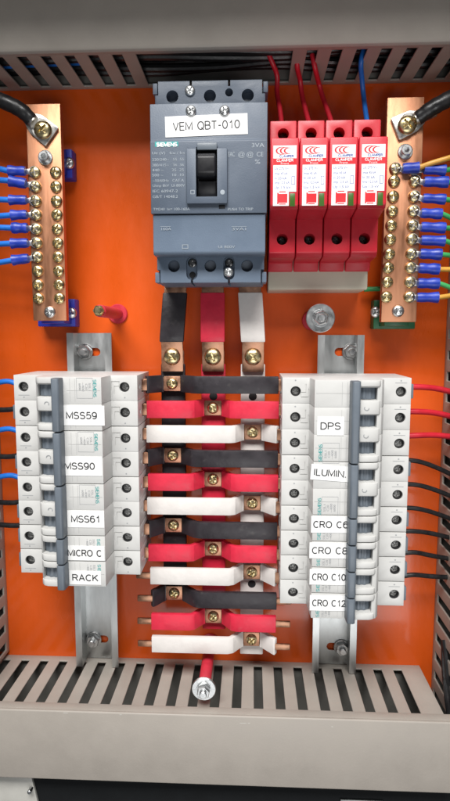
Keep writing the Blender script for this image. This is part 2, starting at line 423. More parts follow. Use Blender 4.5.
# top duct
DT = 58
yt = (at(225, 86, 0)[1] + at(225, 50, DT)[1])/2
gx0, gx1 = at(147, 60, 45)[0], at(283, 60, 45)[0]
t = thing('wiring_duct', 'grey slotted wiring duct along the top of the panel, above the big breaker', 'wiring duct', (0, yt, 0), 'slotted wiring ducts')
w = slot_wall(-262, 262, DT, 5, 4, gaps=((gx0, gx1),)); bmesh.ops.scale(w, vec=(1, -1, 1), verts=w.verts); bmesh.ops.reverse_faces(w, faces=w.faces)
part('slotted_wall', w, 'duct', t)
b = nb(); prism(b, [(0.6, DT-6), (-0.6, DT+0.5), (0.4, DT+2.2), (2.2, DT+3), (70, DT+3), (70, DT+0.3), (2, DT+0.3), (2, DT-6)], -262, 262, 'x', 0.4)
part('cover', b, 'duct', t)
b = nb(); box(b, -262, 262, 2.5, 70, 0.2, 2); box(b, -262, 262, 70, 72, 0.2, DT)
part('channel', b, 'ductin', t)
# side ducts
ybt = yb-0
for side in (-1, 1):
    xw = at(434.5, 600, 0)[0] if side > 0 else at(8.5, 620, 0)[0]
    y0 = yb-60 if side > 0 else yb+3.5
    y1 = yt-3.0
    L = y1-y0
    nm = 'right' if side > 0 else 'left'
    lab = 'grey slotted wiring duct standing along the right edge, taking in the black and red wires' if side > 0 else 'grey slotted wiring duct at the left edge beside the row of breakers lettered MSS'
    t = thing('wiring_duct', lab, 'wiring duct', (xw, y0, 0), 'slotted wiring ducts')
    w = slot_wall(0, L, 65, 6, 5)
    # (a, -th..0, d) -> a along y, thickness outwards
    for v in w.verts: v.co = Vector((side*(-v.co.y), v.co.x, v.co.z))
    bmesh.ops.recalc_face_normals(w, faces=w.faces)
    part('slotted_wall', w, 'duct', t)
    b = nb(); xs = sorted((side*-1.0, side*45)); box(b, xs[0], xs[1], 0, L, 65.2, 67.8, 1.0)
    part('cover', b, 'duct', t)
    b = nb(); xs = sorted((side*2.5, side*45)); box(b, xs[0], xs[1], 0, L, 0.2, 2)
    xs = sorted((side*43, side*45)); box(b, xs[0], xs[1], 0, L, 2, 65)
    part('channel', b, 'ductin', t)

# folded steel roof edge of the cabinet, just above the frame; it shades the top duct
yr = 262
b = nb(); prism(b, [(yr, -2), (yr, 150), (yr+12, 150), (yr+12, 148), (yr+2, 148), (yr+2, -2)], -300, 300, 'x', 0.5)
solo('cabinet_roof', b, 'duct', kind='structure')
# cabinet below the bottom duct
yc = ybc-2
b = nb(); box(b, -300, 300, yc-40, yc-6, 0, 60)
box(b, -300, 300, yc-6.0, yc-1.5, 0, 30, 0.5)
solo('cabinet_sill', b, 'cabblack', kind='structure')
x1 = at(36, 790, 60)[0]
t = thing('metal_bracket', 'pale sheet metal bracket with a small stud in the bottom left corner', 'bracket', (x1, yc-6, 60))
b = nb(); prism(b, [(-60, -30), (4, -30), (-3, 6), (-60, 6)], 0.1, 3, 'z', 0.5); part('plate', b, 'cabwhite', t)
px, py = at(29, 793, 68); b = nb(); cyl(b, px-x1, py-(yc-6), 3, 8, 1.6, 16, 0.4); part('stud', b, 'zinc', t)
px, py = at(362, 800, 62)
b = nb(); box(b, -16, 16, -12, 2, 0, 1.5, 0.6); cyl(b, 8, -3, 1.5, 5, 4, 20, 0.5)
solo('cabinet_latch', b, 'darkscrew', 'small metal latch plate peeking out at the very bottom right of centre', 'latch', loc=(px, py-2.6, 60.2))

# ------------------------------------------------------------------ DIN rails
def din_rail(xa, yt_, yb_, label, bolts):
    xc = xa; L = yt_-yb_
    t = thing('din_rail', label, 'mounting rail', (xc, yb_, 0), 'vertical steel mounting rails')
    prof = [(-17.5, 15), (-17.5, 16.2), (-12.3, 16.2), (-12.3, 2.4), (12.3, 2.4), (12.3, 16.2), (17.5, 16.2), (17.5, 15), (13.5, 15), (13.5, 1.2), (-13.5, 1.2), (-13.5, 15)]
    b = nb(); prism(b, prof, 0, L, 'y')
    c = nb()
    for (bx, by, dirn) in bolts:
        y = by-yb_
        x0 = bx-xc
        pts = [(x0+dirn*9+3.2*math.cos(R(a)), y+3.2*math.sin(R(a))) for a in range(-90, 91, 20)] + [(x0+3.2*math.cos(R(a)), y+3.2*math.sin(R(a))) for a in range(90, 271, 20)]
        if dirn < 0: pts = [(2*x0-p[0], p[1]) for p in pts]; pts = [(x0*2-p[0]-9*2+0, p[1]) for p in pts] if False else [(x0+(-1)*(q[0]-x0), q[1]) for q in [(x0+9+3.2*math.cos(R(a)), y+3.2*math.sin(R(a))) for a in range(-90, 91, 20)] + [(x0+3.2*math.cos(R(a)), y+3.2*math.sin(R(a))) for a in range(90, 271, 20)]]
        prism(c, pts, -1, 6, 'z')
    d = difference(b, c); part('rail', d, 'zincrail', t)
    for (bx, by, dirn) in bolts:
        part('bolt', hex_nut(5.6, 4.5, 3.5, 2.8, 6.5), 'zinc', t, (bx-xc, by-yb_, 2.4), rot=random.uniform(0, 1))
    return t
zr = 15
xl0, ylt = at(91, 333, zr); xl1, ylb = at(96, 655, zr)
p1 = at(84, 352, 6); p2 = at(93, 641, 6)
xl = (at(91, 340, zr)[0]+at(96, 650, zr)[0])/2
din_rail(xl, ylt, yb+0.5, 'galvanised steel rail behind the left row of breakers lettered MSS', [(p1[0], p1[1], 1), (p2[0], p2[1], 1)])
xr = (at(342, 340, zr)[0]+at(333, 650, zr)[0])/2
_, yrt = at(342, 335, zr)
p1 = at(351, 352, 6); p2 = at(342, 649, 6)
din_rail(xr, yrt, yb+0.5, 'galvanised steel rail behind the right row of breakers headed by DPS', [(p1[0], p1[1], -1), (p2[0], p2[1], -1)])

# ------------------------------------------------------------------ miniature breakers
P = 18.2
ZS, ZF, ZH = 60.0, 81.0, 89.5
def mcb_pole(du):
    a = nb()
    prof = [(-44, 14), (-44, ZS), (-22.8, ZS), (-22.5, 72), (-21.8, 76.5), (-19.8, 79.6), (-15, ZF), (24.0, ZF), (25.2, ZS), (44, ZS), (44, 14)]
    prism(a, prof, -(P/2-0.02), P/2-0.02, 'y', 0.26, 2)
    c = nb()
    for u in (-37.2, 34.8): lathe(c, [(0, ZS-12), (3.45, ZS-12), (3.45, ZS-0.5), (3.8, ZS+0.2), (3.8, ZS+4), (0, ZS+4)], (u, 0.6, 0), 28)
    box(c, -19.8+du, -5.2+du, -4.1, 4.1, 64, 86)                 # toggle slot
    box(c, 36, 48, -4.9, 4.9, 26, 44); box(c, -48, -36, -4.0, 4.0, 26, 40)   # busbar and cable entries
    lathe(c, [(0, -6), (1.9, -6), (1.9, 6), (0, 6)], (44, 0.5, 51), 16, 'x')
    # moulded notch on the shoulder
    box(c, 25.5, 26.0, -1.2, 4.8, ZS-0.5, ZS+1); box(c, 26.0, 31.5, 4.3, 4.8, ZS-0.5, ZS+1); box(c, 31.0, 31.5, 1.0, 4.3, ZS-0.5, ZS+1)
    box(c, 27.5, 31.0, 1.0, 1.4, ZS-0.5, ZS+1); box(c, 27.5, 27.9, -4.5, 1.0, ZS-0.5, ZS+1)
    return difference(a, c)
DU = {1: 0.0, -1: 3.0}
POLE = {k: mcb_pole(v) for k, v in DU.items()}
def drum():
    b = nb(); pts = []
    for k in range(0, 16):
        a = R(57+k*4.4); r = 13.4 if k in (2, 3, 6, 7, 10, 11) else 12.7
        pts.append((-12.5+r*math.cos(a), 65.2+r*math.sin(a)))
    pts += [(-19.5, 64.5), (-5.5, 64.5)]
    prism(b, pts, -3.95, 3.95, 'y', 0.12, 1); return b
_b = nb(); lathe(_b, [(3.4, -11.9), (3.4, -0.9), (2.95, -1.3), (2.95, -11.9)], seg=28); WELL = finish(_b, 'terminal_well')  # dark liner added so the terminal holes read dark
DRUM = finish(drum(), 'toggle')
def handle_bm(n):
    b = nb()
    prism(b, [(-7.9, 78), (-7.6, ZH-1.2), (-6.6, ZH), (-3.0, ZH), (-2.0, ZH-1.2), (-1.6, 78)], -(n*P/2-0.5), n*P/2-0.5, 'y', 0.7, 2)
    return b
_mc = {}
def mcb_meshes(n, side):
    if (n, side) in _mc: return _mc[n, side]
    b = nb(); pr = nb(); ln = nb()
    for i in range(n):
        y = (i-(n-1)/2)*P
        join(b, POLE[side], Matrix.Scale((n*P-0.45)/(n*P), 4, (0, 1, 0)) @ Matrix.Translation((0, y, 0)))
        for ya, yb3 in (((4.75, P-4.75),) if i < n-1 else ((4.75, P/2-0.35),)) + (((-P/2+0.35, -4.75),) if i == 0 else ()):
            prism(b, [(q+DU[side]*(0.4 if q < -15 else 1), z_) for q, z_ in ((-22.1, 66), (-22.0, 75), (-21.0, 79.0), (-19.0, 81.4), (-16.0, 82.6), (-9.0, 82.9), (-7.9, 82.0), (-7.9, 66))], y+ya, y+yb3, 'y', 0.5, 2)
        # small printed marks
        for u in (-37.2, 34.8):
            lathe(pr, [(0.55, ZS+0.05), (0, ZS+0.06)], (u+0.2, y-6.9, 0), 10)
        quad(pr, -41, -33, y-5.6, y-5.25, ZS+0.08)
        t = nb()
        for k in range(9):                                   # curl mark on the bridge between toggles
            a0, a1 = R(-40+k*25), R(-40+(k+1)*25)
            f = [t.verts.new((-12.6+DU[side]+r*math.cos(a), y-8.8+0.9*r*math.sin(a), 83.0)) for r, a in ((1.25, a0), (1.75, a0), (1.75, a1), (1.25, a1))]
            t.faces.new(f)
        if i: join(pr, t)
        t.free()
        for u in (2.6, 6.0): quad(ln, u, u+0.22, y-7.5, y+8, ZF+0.06)
        quad(ln, 0.5, 23, y-0.2, y+0.05, ZF+0.08)
    hb_ = shift(handle_bm(n), (DU[side], 0, 0))
    _mc[n, side] = dict(body=finish(b, 'body'), print=finish(pr, 'print_marks'), lines=finish(ln, 'moulded_lines'), handle=finish(hb_, 'handle'))
    return _mc[n, side]
def clip_bm(n):
    b = nb(); y = -(n-1)/2*P
    box(b, -46.0, -43.7, y-4.5, y+5.5, 30, 58.5, 0.4); return b
def breaker(xc, ytop, n, side, label, txt, lw, lh, tw, th_, tilt=0, lu=None, ly=None, brand=True, shortprint=False):
    """side +1: toggles on the left (left column); side -1: turned half round (right column)"""
    yc_ = ytop-n*P/2
    t = thing('circuit_breaker', label, 'circuit breaker', (xc, yc_, 14), 'circuit breakers in the left column' if side > 0 else 'circuit breakers in the right column', rot=0 if side > 0 else math.pi)
    k = mcb_meshes(n, side); o = (0, 0, -14)
    body = part('body', k['body'], 'white', t, o)
    part('handle', k['handle'], 'handle', t, o)
    part('print_marks', k['print'], 'greyprint', body)
    part('moulded_lines', k['lines'], 'fineline', body)
    part('rail_clip', clip_bm(n), 'handle', t, o)
    for i in range(n):
        y = (i-(n-1)/2)*P
        part('toggle', DRUM, 'handle', t, (DU[side], y, -14))
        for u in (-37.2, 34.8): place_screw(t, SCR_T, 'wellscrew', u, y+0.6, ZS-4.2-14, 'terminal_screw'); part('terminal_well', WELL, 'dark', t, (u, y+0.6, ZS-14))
    # brand lettering and rating print, running along the face
    if side > 0: yy = (n-1)/2*P + (1.5 if not shortprint else 4.6)
    else: yy = (n-1)/2*P + (3.2 if not shortprint else 5.6)
    b = nb(); addtext(b, 'SIEMENS' if not shortprint else 'SIE', 2.3, 11.6 if not shortprint else 5.0, stroke=0.15, rot=-math.pi/2, c=(19.6, yy, ZF+0.1))
    part('brand_lettering', b, 'teal', body)
    b = nb()
    for q, (s_, ln_) in enumerate((('5SL1', 0.8), ('C20', 0.6), ('~400', 1.0), ('6000', 0.7))):
        if shortprint and q == 3: break
        addtext(b, s_, 1.5, (4.5 if not shortprint else 3.4)*ln_+1.5, rot=-math.pi/2, c=(16.2-q*2.2, yy+(1.0 if not shortprint else 0), ZF+0.1))
    if not shortprint: frame_lines(b, 7.2, 18.2, yy-6.8, yy+7.0, ZF+0.09, 0.2)
    part('rating_print', b, 'greyprint', body)
    # label tape
    if txt:
        lx, lyy = lu, ly
        b = nb(); box(b, -lw/2, lw/2, -lh/2, lh/2, 0.12, 0.32, 0.05, 1)
        # position given relative to breaker centre in panel directions
        px_, py_ = (lx, lyy) if side > 0 else (-lx, -lyy)
        st = part('label_sticker', b, 'label', t, (px_, py_, ZF-14), rot=(0 if side > 0 else math.pi)+tilt)
        b = nb(); addtext(b, txt, th_, tw, stroke=0.145, c=(0, 0, 0.36)); part('lettering', b, 'ink', st)
    return t
xL = (at(14, 385, ZS)[0]+at(140, 385, ZS)[0]+at(18, 565, ZS)[0]+at(141, 565, ZS)[0])/4
yL0 = (at(75, 387, ZS)[1]+ at(75, 562.5, ZS)[1]+7*P)/2 + P/2
xR = (at(278.5, 391, ZS)[0]+at(412, 391, ZS)[0]+at(279, 593, ZS)[0]+at(408, 593, ZS)[0])/4
yR0 = (at(345, 391.5, ZS)[1] + at(345, 592, ZS)[1]+8*P)/2 + P/2
def lab_off(px, py, xc, yc_):
    x, y = at(px, py, ZF); return x-xc, y-yc_
y = yL0
for n, txt, px, py, lw, lh, tw, lab, sp in (
    (2, 'MSS59', 81.8, 415.5, 31, 13.5, 20.8, 'white two-pole breaker with white tape reading MSS59, topmost of the left column', False),
    (2, 'MSS90', 79.8, 466, 31, 13.5, 20.6, 'white two-pole breaker with white tape reading MSS90, second in the left column', False),
    (2, 'MSS61', 86, 519, 25.5, 12, 20, 'white two-pole breaker with white tape reading MSS61', False),
    (1, 'MICRO C', 85, 553, 27.5, 10.5, 23.6, 'white single-pole breaker with tape reading MICRO C, just above the RACK breaker', True),
    (1, 'RACK', 85.5, 577.6, 22, 10, 18, 'white single-pole breaker with tape reading RACK, lowest of the left column', True)):
    lx, ly = lab_off(px, py, xL, y-n*P/2)
    breaker(xL, y, n, 1, lab, txt, lw, lh, tw, 5.0, lu=lx, ly=ly, shortprint=sp); y -= n*P
y = yR0
for n, txt, px, py, lw, lh, tw, lab, sp, tilt in (
    (3, 'DPS', 330.5, 426, 17.5, 12.5, 13, 'white three-pole breaker with tape reading DPS, topmost of the right column', False, 0),
    (2, 'ILUMIN.', 330, 473, 25.5, 10.5, 21.5, 'white two-pole breaker with slightly tilted tape reading ILUMIN.', False, R(-4)),
    (1, 'CRO C6', 330.5, 524.5, 26, 11.5, 23, 'white single-pole breaker with tape reading CRO C6, below the ILUMIN. breaker', True, 0),
    (1, 'CRO C8', 329.5, 550.5, 27, 11, 23.5, 'white single-pole breaker with tape reading CRO C8', True, 0),
    (1, 'CRO C10', 328.8, 577, 26, 11, 22.5, 'white single-pole breaker with tape reading CRO C10', True, 0),
    (1, 'CRO C12', 328.8, 603, 26, 11, 22.5, 'white single-pole breaker with tape reading CRO C12, lowest of the right column', True, 0)):
    lx, ly = lab_off(px, py, xR, y-n*P/2)
    breaker(xR, y, n, -1, lab, txt, lw, lh, tw, 5.0, tilt=tilt, lu=lx, ly=ly, shortprint=sp); y -= n*P

# ------------------------------------------------------------------ vertical busbars
ZV = 20.0
BX = []
SL = {'black': 'blacksleeve', 'red': 'redsleeve', 'white': 'whitesleeve'}
ytopV = at(213, 352, ZV+2)[1]
for cname, pxa, pxb, ybot in (('black', 172.0, 175.0, 600), ('red', 213, 213.5, 628), ('white', 252.5, 252, 652)):
    x = (at(pxa, 384, 26)[0]+at(pxb, 600, 26)[0])/2; BX.append(x)
    y1 = ytopV; y0 = at(213, ybot, ZV)[1]
    t = thing('vertical_busbar', cname+'-sleeved vertical busbar under the crossbars, feeding the '+cname+' ones', 'busbar', (x, y0, ZV-2), 'vertical busbars')
    L = y1-y0
    b = nb(); box(b, -9.2, 9.2, 0, L-9, -2.2, 2.2, 0.9, 2); part('sleeve', b, SL[cname], t, (0, 0, 2))
    b = nb(); box(b, -8.4, 8.4, L-9.5, L+1, -1.5, 1.5, 0.3); part('copper_end', b, 'copperdull', t, (0, 0, 2))
    # unused tapped holes, drawn as raised dark discs; their shade is in the colour
    b = nb()
    for py in ((396,) if cname != 'black' else ()) + ((582,) if cname == 'white' else ()):
        yy = at(213, py, ZV)[1]; lathe(b, [(3.1, 2.24), (2.6, 2.42), (0, 2.3)], (0, yy-y0, 0), 24)
    if b.faces: part('tapped_hole', b, 'dark', t, (0, 0, 2))
    else: b.free()
# links from the big breaker down to the busbars
for cname, pxt, pxb, x in (('black', 176.5, 172, BX[0]), ('red', 213, 213, BX[1]), ('white', 249.5, 253.5, BX[2])):
    xt, yt1 = at(pxt, 283, 22); yb1 = at(213, 371.5, 24.5)[1]; ys = at(213, 341, 28)[1]; yh = at(213, 357, 27)[1]; yn = at(213, 293, 24)[1]
    t = thing('busbar_link', cname+'-sleeved flat copper link hanging from the big grey breaker', 'busbar', (x, yb1, 24), 'busbar links under the big breaker')
    def slant(bm):
        for v in bm.verts: v.co.x += (xt-x)*max(0, (v.co.y-(ys-yb1)))/(yt1-ys)
        return bm
    b = nb(); ribbon(b, [(0, 0.3), (ys-yb1-6, 0.3), (ys-yb1-1, 2.5), (ys-yb1+3, 3.4), (yn-yb1, 1.2), (yt1-yb1+8, 0.2)], 16.4, 3, 'x')
    # ribbon axis x -> pts are (y,z), extruded in x
    part('copper_strip', slant(b), 'copperdull', t)
    b = nb(); ribbon(b, [(ys-yb1-0.6, 3.0), (ys-yb1+4, 3.7), (yn-yb1, 1.5)], 18.0, 4.4, 'x', 0.8)
    part('sleeve', slant(b), SL[cname], t)
    place_screw(t, SCR_B, 'brass', 0, yh-yb1, 1.9)

# ------------------------------------------------------------------ horizontal branch busbars
ZM, ZJ = 37.0, 25.0
xLs = at(149, 430, ZM)[0]; xRs = at(278, 430, ZM)[0]
rows = [384, 408, 431, 455, 479, 500.5, 524, 547.5, 569.5, 592.5, 615.5, 639.5]
yr0 = at(213, rows[0], ZJ+4)[1]; yr1 = at(213, rows[-1], ZJ+4)[1]
ordn = ['topmost', 'second from the top', 'third from the top', 'lowest']
for i in range(12):
    cname = ('black', 'red', 'white')[i % 3]; yy = yr0+(yr1-yr0)*i/11
    xj = BX[i % 3]
    xe = at(148.5 if i > 8 else 147, 430, ZM)[0]
    t = thing('branch_busbar', cname+'-sleeved crossbar between the breaker columns, '+ordn[i//3]+' of the four '+cname+' ones', 'busbar', (xj, yy, ZJ), 'branch busbars across the vertical bars')
    xl_ = xLs-xj-(1.6 if i < 8 else 0); xr_ = xRs-xj; yy += random.uniform(-0.35, 0.35)
    zL = ZM-ZJ; hb = 6.4
    jw = 6.2; rj = random.uniform(-0.5, 0.5)
    g = (13 if i % 3 == 0 else 11)+random.uniform(-0.9, 0.9)
    def side_path(a0, a1):                           # centre line from the joint (a0) to the outer end (a1)
        s = 1 if a1 > a0 else -1; far = a0+s*(g-1)
        if s*(a1-far) > 4: return [(a0, 0.9), (a0+s*1.6, 1.6), (far-s*2.2, zL-1.1), (far+s*0.6, zL), (a1, zL)]
        return [(a0, 0.9), (a0+s*1.6, 1.6), (a1-s*1.0, zL-0.6), (a1, zL)]
    pl_, pr_ = side_path(-jw-1.0, xl_+rj), side_path(jw+1.0, xr_+rj)
    core = pl_[::-1]+[(-jw+1, 0.2), (jw-1, 0.2)]+pr_
    b = nb(); ribbon(b, core, 9.6, 1.6, 'y', 0.3)
    for p_, s in ((pl_[-1], -1), (pr_[-1], 1)):
        box(b, min(p_[0]-s*2, p_[0]+s*11), max(p_[0]-s*2, p_[0]+s*11), *((-2.5, 2.5) if (i > 7 and s < 0) or (i > 8 and s > 0) else (-4.4, 4.4)), zL-1.1, zL+1.1, 0.7)
    part('copper_strip', b, 'copperdull', t)
    b = nb(); ribbon(b, sorted(pl_), hb*2, 3.9, 'y', 0.9); ribbon(b, sorted(pr_), hb*2, 3.9, 'y', 0.9)
    part('sleeve', b, SL[cname], t)
    b = nb(); box(b, -jw, jw, -5.6, 5.6, 1.5, 2.3, 0.2); part('joint_plate', b, 'copperdull', t)
    place_screw(t, SCR_M, 'brass', 0, 0, 2.3)

# ------------------------------------------------------------------ moulded case breaker
Z1, Z0 = 74.0, 61.0
cx = (at(149.5, 140, Z1)[0]+at(267.5, 140, Z1)[0]+at(152.5, 250, Z1)[0]+at(266.5, 250, Z1)[0])/4
Wd = (at(267.5, 140, Z1)[0]-at(149.5, 140, Z1)[0]+at(266.5, 250, Z1)[0]-at(152.5, 250, Z1)[0])/4
yA = at(208, 80, Z0)[1]; yB = at(208, 103, Z1)[1]; yC = at(208, 141, Z1)[1]; yD = at(208, 214, Z1)[1]; yE = at(208, 255, Z1-2)[1]; yF = at(208, 283, Z0)[1]
yM = at(208, 175, Z1)[1]
t = thing('moulded_case_breaker', 'big slate grey three-pole breaker with black toggle and tape reading VEM QBT-010', 'circuit breaker', (cx, yM, 4))
o = (-cx, -yM, -4)
W0 = Wd
def rel(px, py, z): x, y = at(px, py, z); return x-cx, y-yM
b = nb(); box(b, -W0+1.5, W0-1.5, yF-yM+2, yA-yM-2, 0, Z0-6-4, 0.8)
part('base', b, 'mccb', t)
# main cover with the toggle well
a = nb(); prism(a, [(yD-yM+0.25, 20), (yD-yM+0.25, Z1+0.8-4), (yC-yM, Z1+0.8-4), (yC-yM+0.8, Z1-4), (yB-yM, Z1-4), (yB-yM, 20)], -W0, W0, 'x', 0.9, 2)
c = nb(); tx0, ty0 = rel(196.5, 198, Z1); tx1, ty1 = rel(217.5, 147, Z1); box(c, tx0, tx1, ty0, ty1, Z1-14-4, Z1+10)
cover = part('cover', difference(a, c), 'mccb', t)
b = nb(); prism(b, [(yE-yM, 20), (yE-yM, Z1-2.5-4), (yE-yM+2, Z1-1.2-4), (yD-yM-3, Z1-1.6-4), (yD-yM-0.25, Z1-0.4-4), (yD-yM-0.25, 20)], -W0+0.8, W0-0.8, 'x', 0.7, 2)
part('lower_cover', b, 'mccb_lt', t)
def terminal_strip(y0, y1, hy, top, m):
    a = nb(); box(a, -W0+1.2, W0-1.2, y0, y1, 20, Z0-4, 0.9)
    c = nb()
    for xq in (-1, 0, 1):
        lathe(c, [(0, 38), (4.0, 38), (4.0, 70), (0, 70)], (xq*W0*0.66, hy, 0), 28)
    sg = 1 if top else -1
    edge = y1 if top else y0
    for xq in (-0.335, 0.335):
        box(c, xq*W0-0.8, xq*W0+0.8, edge-4, edge+4, 30, 70)
        if not top:
            pts = [(xq*W0+3.8*math.cos(R(an)), hy+2.5+3.8*math.sin(R(an))) for an in range(0, 181, 20)]+[(xq*W0+3.8*math.cos(R(an)), hy-5.5+3.8*math.sin(R(an))) for an in range(180, 361, 20)]
            prism(c, pts, Z0-4-4, 70, 'z')
        else: lathe(c, [(0, 45), (2.6, 45), (2.6, 70), (0, 70)], (xq*W0, hy+(2 if xq > 0 else 3), 0), 20)
    for s in (-1, 1): box(c, s*W0-3.5, s*W0+3.5, (y1-9 if top else y0-2), (y1+2 if top else y0+9), 40, 70)
    d = difference(a, c)
    # moulded lugs at the corners
    for s in (-1, 1):
        box(d, s*W0*0.97-1.6, s*W0*0.97+1.6, (y1-7.5 if top else y0+0.5), (y1-0.5 if top else y0+7.5), 40, Z0-6, 0.5)
    s_ = part('terminal_strip', d, m, t)
    for xq in (-1, 0, 1): place_screw(s_, SCR_S, 'dark', xq*W0*0.66, hy, 40, 'terminal_screw')
    return s_
hyT = rel(208, 96, Z0)[1]; hyB = rel(208, 266, Z0)[1]
terminal_strip(yB-yM-2, yA-yM, hyT, True, 'mccb')
ts = terminal_strip(yF-yM, yE-yM+1.5, hyB, False, 'mccb_lt')
for xq in (-0.335, 0.335):
    part('cover_screw', SCR_T, 'darkscrew', t, (xq*W0, hyB+2.5, Z0-4-4+0.1))
    if xq < 0: b = nb(); lathe(b, [(2.2, 0.1), (1.8, 0.2), (0, 0.1)], seg=20); part('screw_hole', b, 'dark', t, (xq*W0, hyB-5.5, Z0-8))  # dark disc drawn for the hole, its shade in the colour
x, y = rel(228.5, 272, Z0); place_screw(t, SCR_C, 'zinc', x, y, Z0-4, 'cover_screw')
x, y = rel(190, 91, Z0); place_screw(t, SCR_C, 'zinc', x, y, Z0-4, 'cover_screw')
for px in (191, 224.5):
    x, y = rel(px, 111, Z1); place_screw(t, SCR_C, 'zinc', x, y, Z1-4, 'cover_screw')
# toggle
fx0, fy0 = rel(186.5, 204, Z1+3); fx1, fy1 = rel(227.5, 148, Z1+3)
a = nb(); box(a, fx0, fx1, fy0, fy1, Z1+0.85-4, Z1+3.6-4, 0.9); c = nb(); box(c, tx0, tx1, ty0-0, ty1+4, 55, 90)
esc = part('toggle_frame', difference(a, c), 'mccb', t)
b = nb(); hz = 4; x, ya = rel(207, 151, Z1+8); _, yb2 = rel(207, 176, Z1+8)
box(b, tx0+0.5, tx1-0.5, ty0+0.5, ty1-0.5, Z1-14, Z1-9); 
prism(b, [(yb2, Z1-12), (yb2+0.5, Z1+5-hz), (yb2+3, Z1+7-hz), (ya-3, Z1+7.5-hz), (ya, Z1+4-hz), (ya, Z1-12)], tx0+1, tx1-1, 'x', 1.0, 3)
prism(b, [(ty0+1, Z1-12), (ty0+1, Z1-3-hz), (yb2-1, Z1+0-hz), (yb2-1, Z1-12)], tx0+1, tx1-1, 'x', 0.5, 2)
part('toggle', b, 'black', t)
x0, y0 = rel(197, 150, Z1+2); x1_, y1 = rel(217, 142.5, Z1+2)
b = nb(); box(b, x0, x1_, y0, y1, Z1+0.85-4, Z1+2.4-4, 0.5); part('test_window', b, 'handle', t)
# printing
b = nb(); x, y = rel(166.8, 144.5, Z1+1); addtext(b, 'SIEMENS', 2.7, 13.4, stroke=0.24, c=(x, y, Z1+0.88-4+0.12))
b2 = nb(); xq0, yq0 = rel(155.2, 147.2, Z1); xq1, yq1 = rel(178.4, 141.9, Z1); quad(b2, xq0, xq1, yq0, yq1, Z1+0.86-4+0.04)
part('brand_panel', b2, 'teal', cover); part('brand_lettering', b, 'whiteink', cover)
b = nb(); zp = Z1+0.86-4+0.08
for py, s, h, pl, pr_ in ((153.5, 'Ue (V)   Icu / Ics', 1.7, 152.5, 185), (160, '220/240~   55  55', 1.7, 152.5, 184), (165.5, '380/415~   36  36', 1.7, 152.5, 184), (170.5, '440 ~      25  25', 1.7, 152.5, 184), (175.5, '500 ~      10  10', 1.7, 152.5, 184), (181, '~50/60Hz   CAT.A', 1.7, 153, 184),
        (186, 'Uimp 8kV  Ui 800V', 1.7, 153, 185), (191.5, 'IEC 60947-2', 1.8, 153, 178), (197, 'GB/T 14048.2', 1.8, 153, 178)):
    x0, y = rel(pl, py, Z1); x1_, _ = rel(pr_, py, Z1); addtext(b, s, h, x1_-x0, c=(x0, y, zp), align='L')
x0, y = rel(153.5, 209.5, Z1); x1_, _ = rel(190, 209.5, Z1); addtext(b, 'TM240  In= 100-160A', 1.7, x1_-x0, c=(x0, y, zp), align='L')
x0, y = rel(228, 209.5, Z1); x1_, _ = rel(253, 209.5, Z1); addtext(b, 'PUSH TO TRIP', 1.7, x1_-x0, c=(x0, y, zp), align='L')
for px, s in ((231.5, 'EAC'), (241.5, '@'), (250, '@'), (260, 'CE')):
    x, y = rel(px, 154.5, Z1); addtext(b, s, 3.0, 4.2, c=(x, y, zp))
x, y = rel(257.5, 162, Z1); addtext(b, '%', 3.0, 3.4, c=(x, y, zp))
x, y = rel(258, 145.5, Z1); addtext(b, '3VA', 2.6, 8, c=(x, y, zp))
part('rating_print', b, 'lightprint', cover)
b = nb()
x, y = rel(166, 228.5, Z1); addtext(b, '160A', 1.8, 6.5, c=(x, y, Z1-1.3-4+0.25)); quad(b, x-4, x+3, y+1.4, y+1.6, Z1-1.3-4+0.25)
x, y = rel(239, 228.5, Z1); addtext(b, '3VA1', 1.8, 9, c=(x, y, Z1-1.3-4+0.25)); quad(b, x-5, x+5, y+1.4, y+1.6, Z1-1.3-4+0.25)
x, y = rel(226.5, 246.5, Z1); addtext(b, 'Ui 800V', 1.8, 11, c=(x, y, Z1-1.3-4+0.3))
x, y = rel(185, 246.5, Z1); frame_lines(b, x-2, x+2, y-1.4, y+1.4, Z1-1.3-4+0.35, 0.4)
part('print', b, 'lightprint', t)
b = nb(); x, y = rel(192.5, 192, Z1+4); frame_lines(b, x-1.3, x+1.3, y-1.3, y+1.3, Z1+3.7-4, 0.35)
x, y = rel(222.5, 192, Z1+4); lathe(b, [(1.5, Z1+3.66-4), (1.1, Z1+3.68-4)], (x, y, 0), 20)
part('print', b, 'lightprint', esc)
x, y = rel(206.3, 125.5, Z1); lw = rel(247.5, 120, Z1)[0]-rel(165, 120, Z1)[0]
b = nb(); box(b, -lw/2, lw/2, -6.4, 6.4, 0.1, 0.32, 0.05, 1); st = part('label_sticker', b, 'label', t, (x, y, Z1-4), rot=R(1.4))
b = nb(); addtext(b, 'VEM QBT-010', 5.4, lw*0.81, stroke=0.125, c=(0, 0, 0.36)); part('lettering', b, 'ink', st)
b = nb(); x, y = rel(222, 207, Z1); box(b, x-2, x+2, y-1.2, y+1.2, Z1-4+0.3, Z1-4+1.2, 0.3); part('trip_button', b, 'black', t)

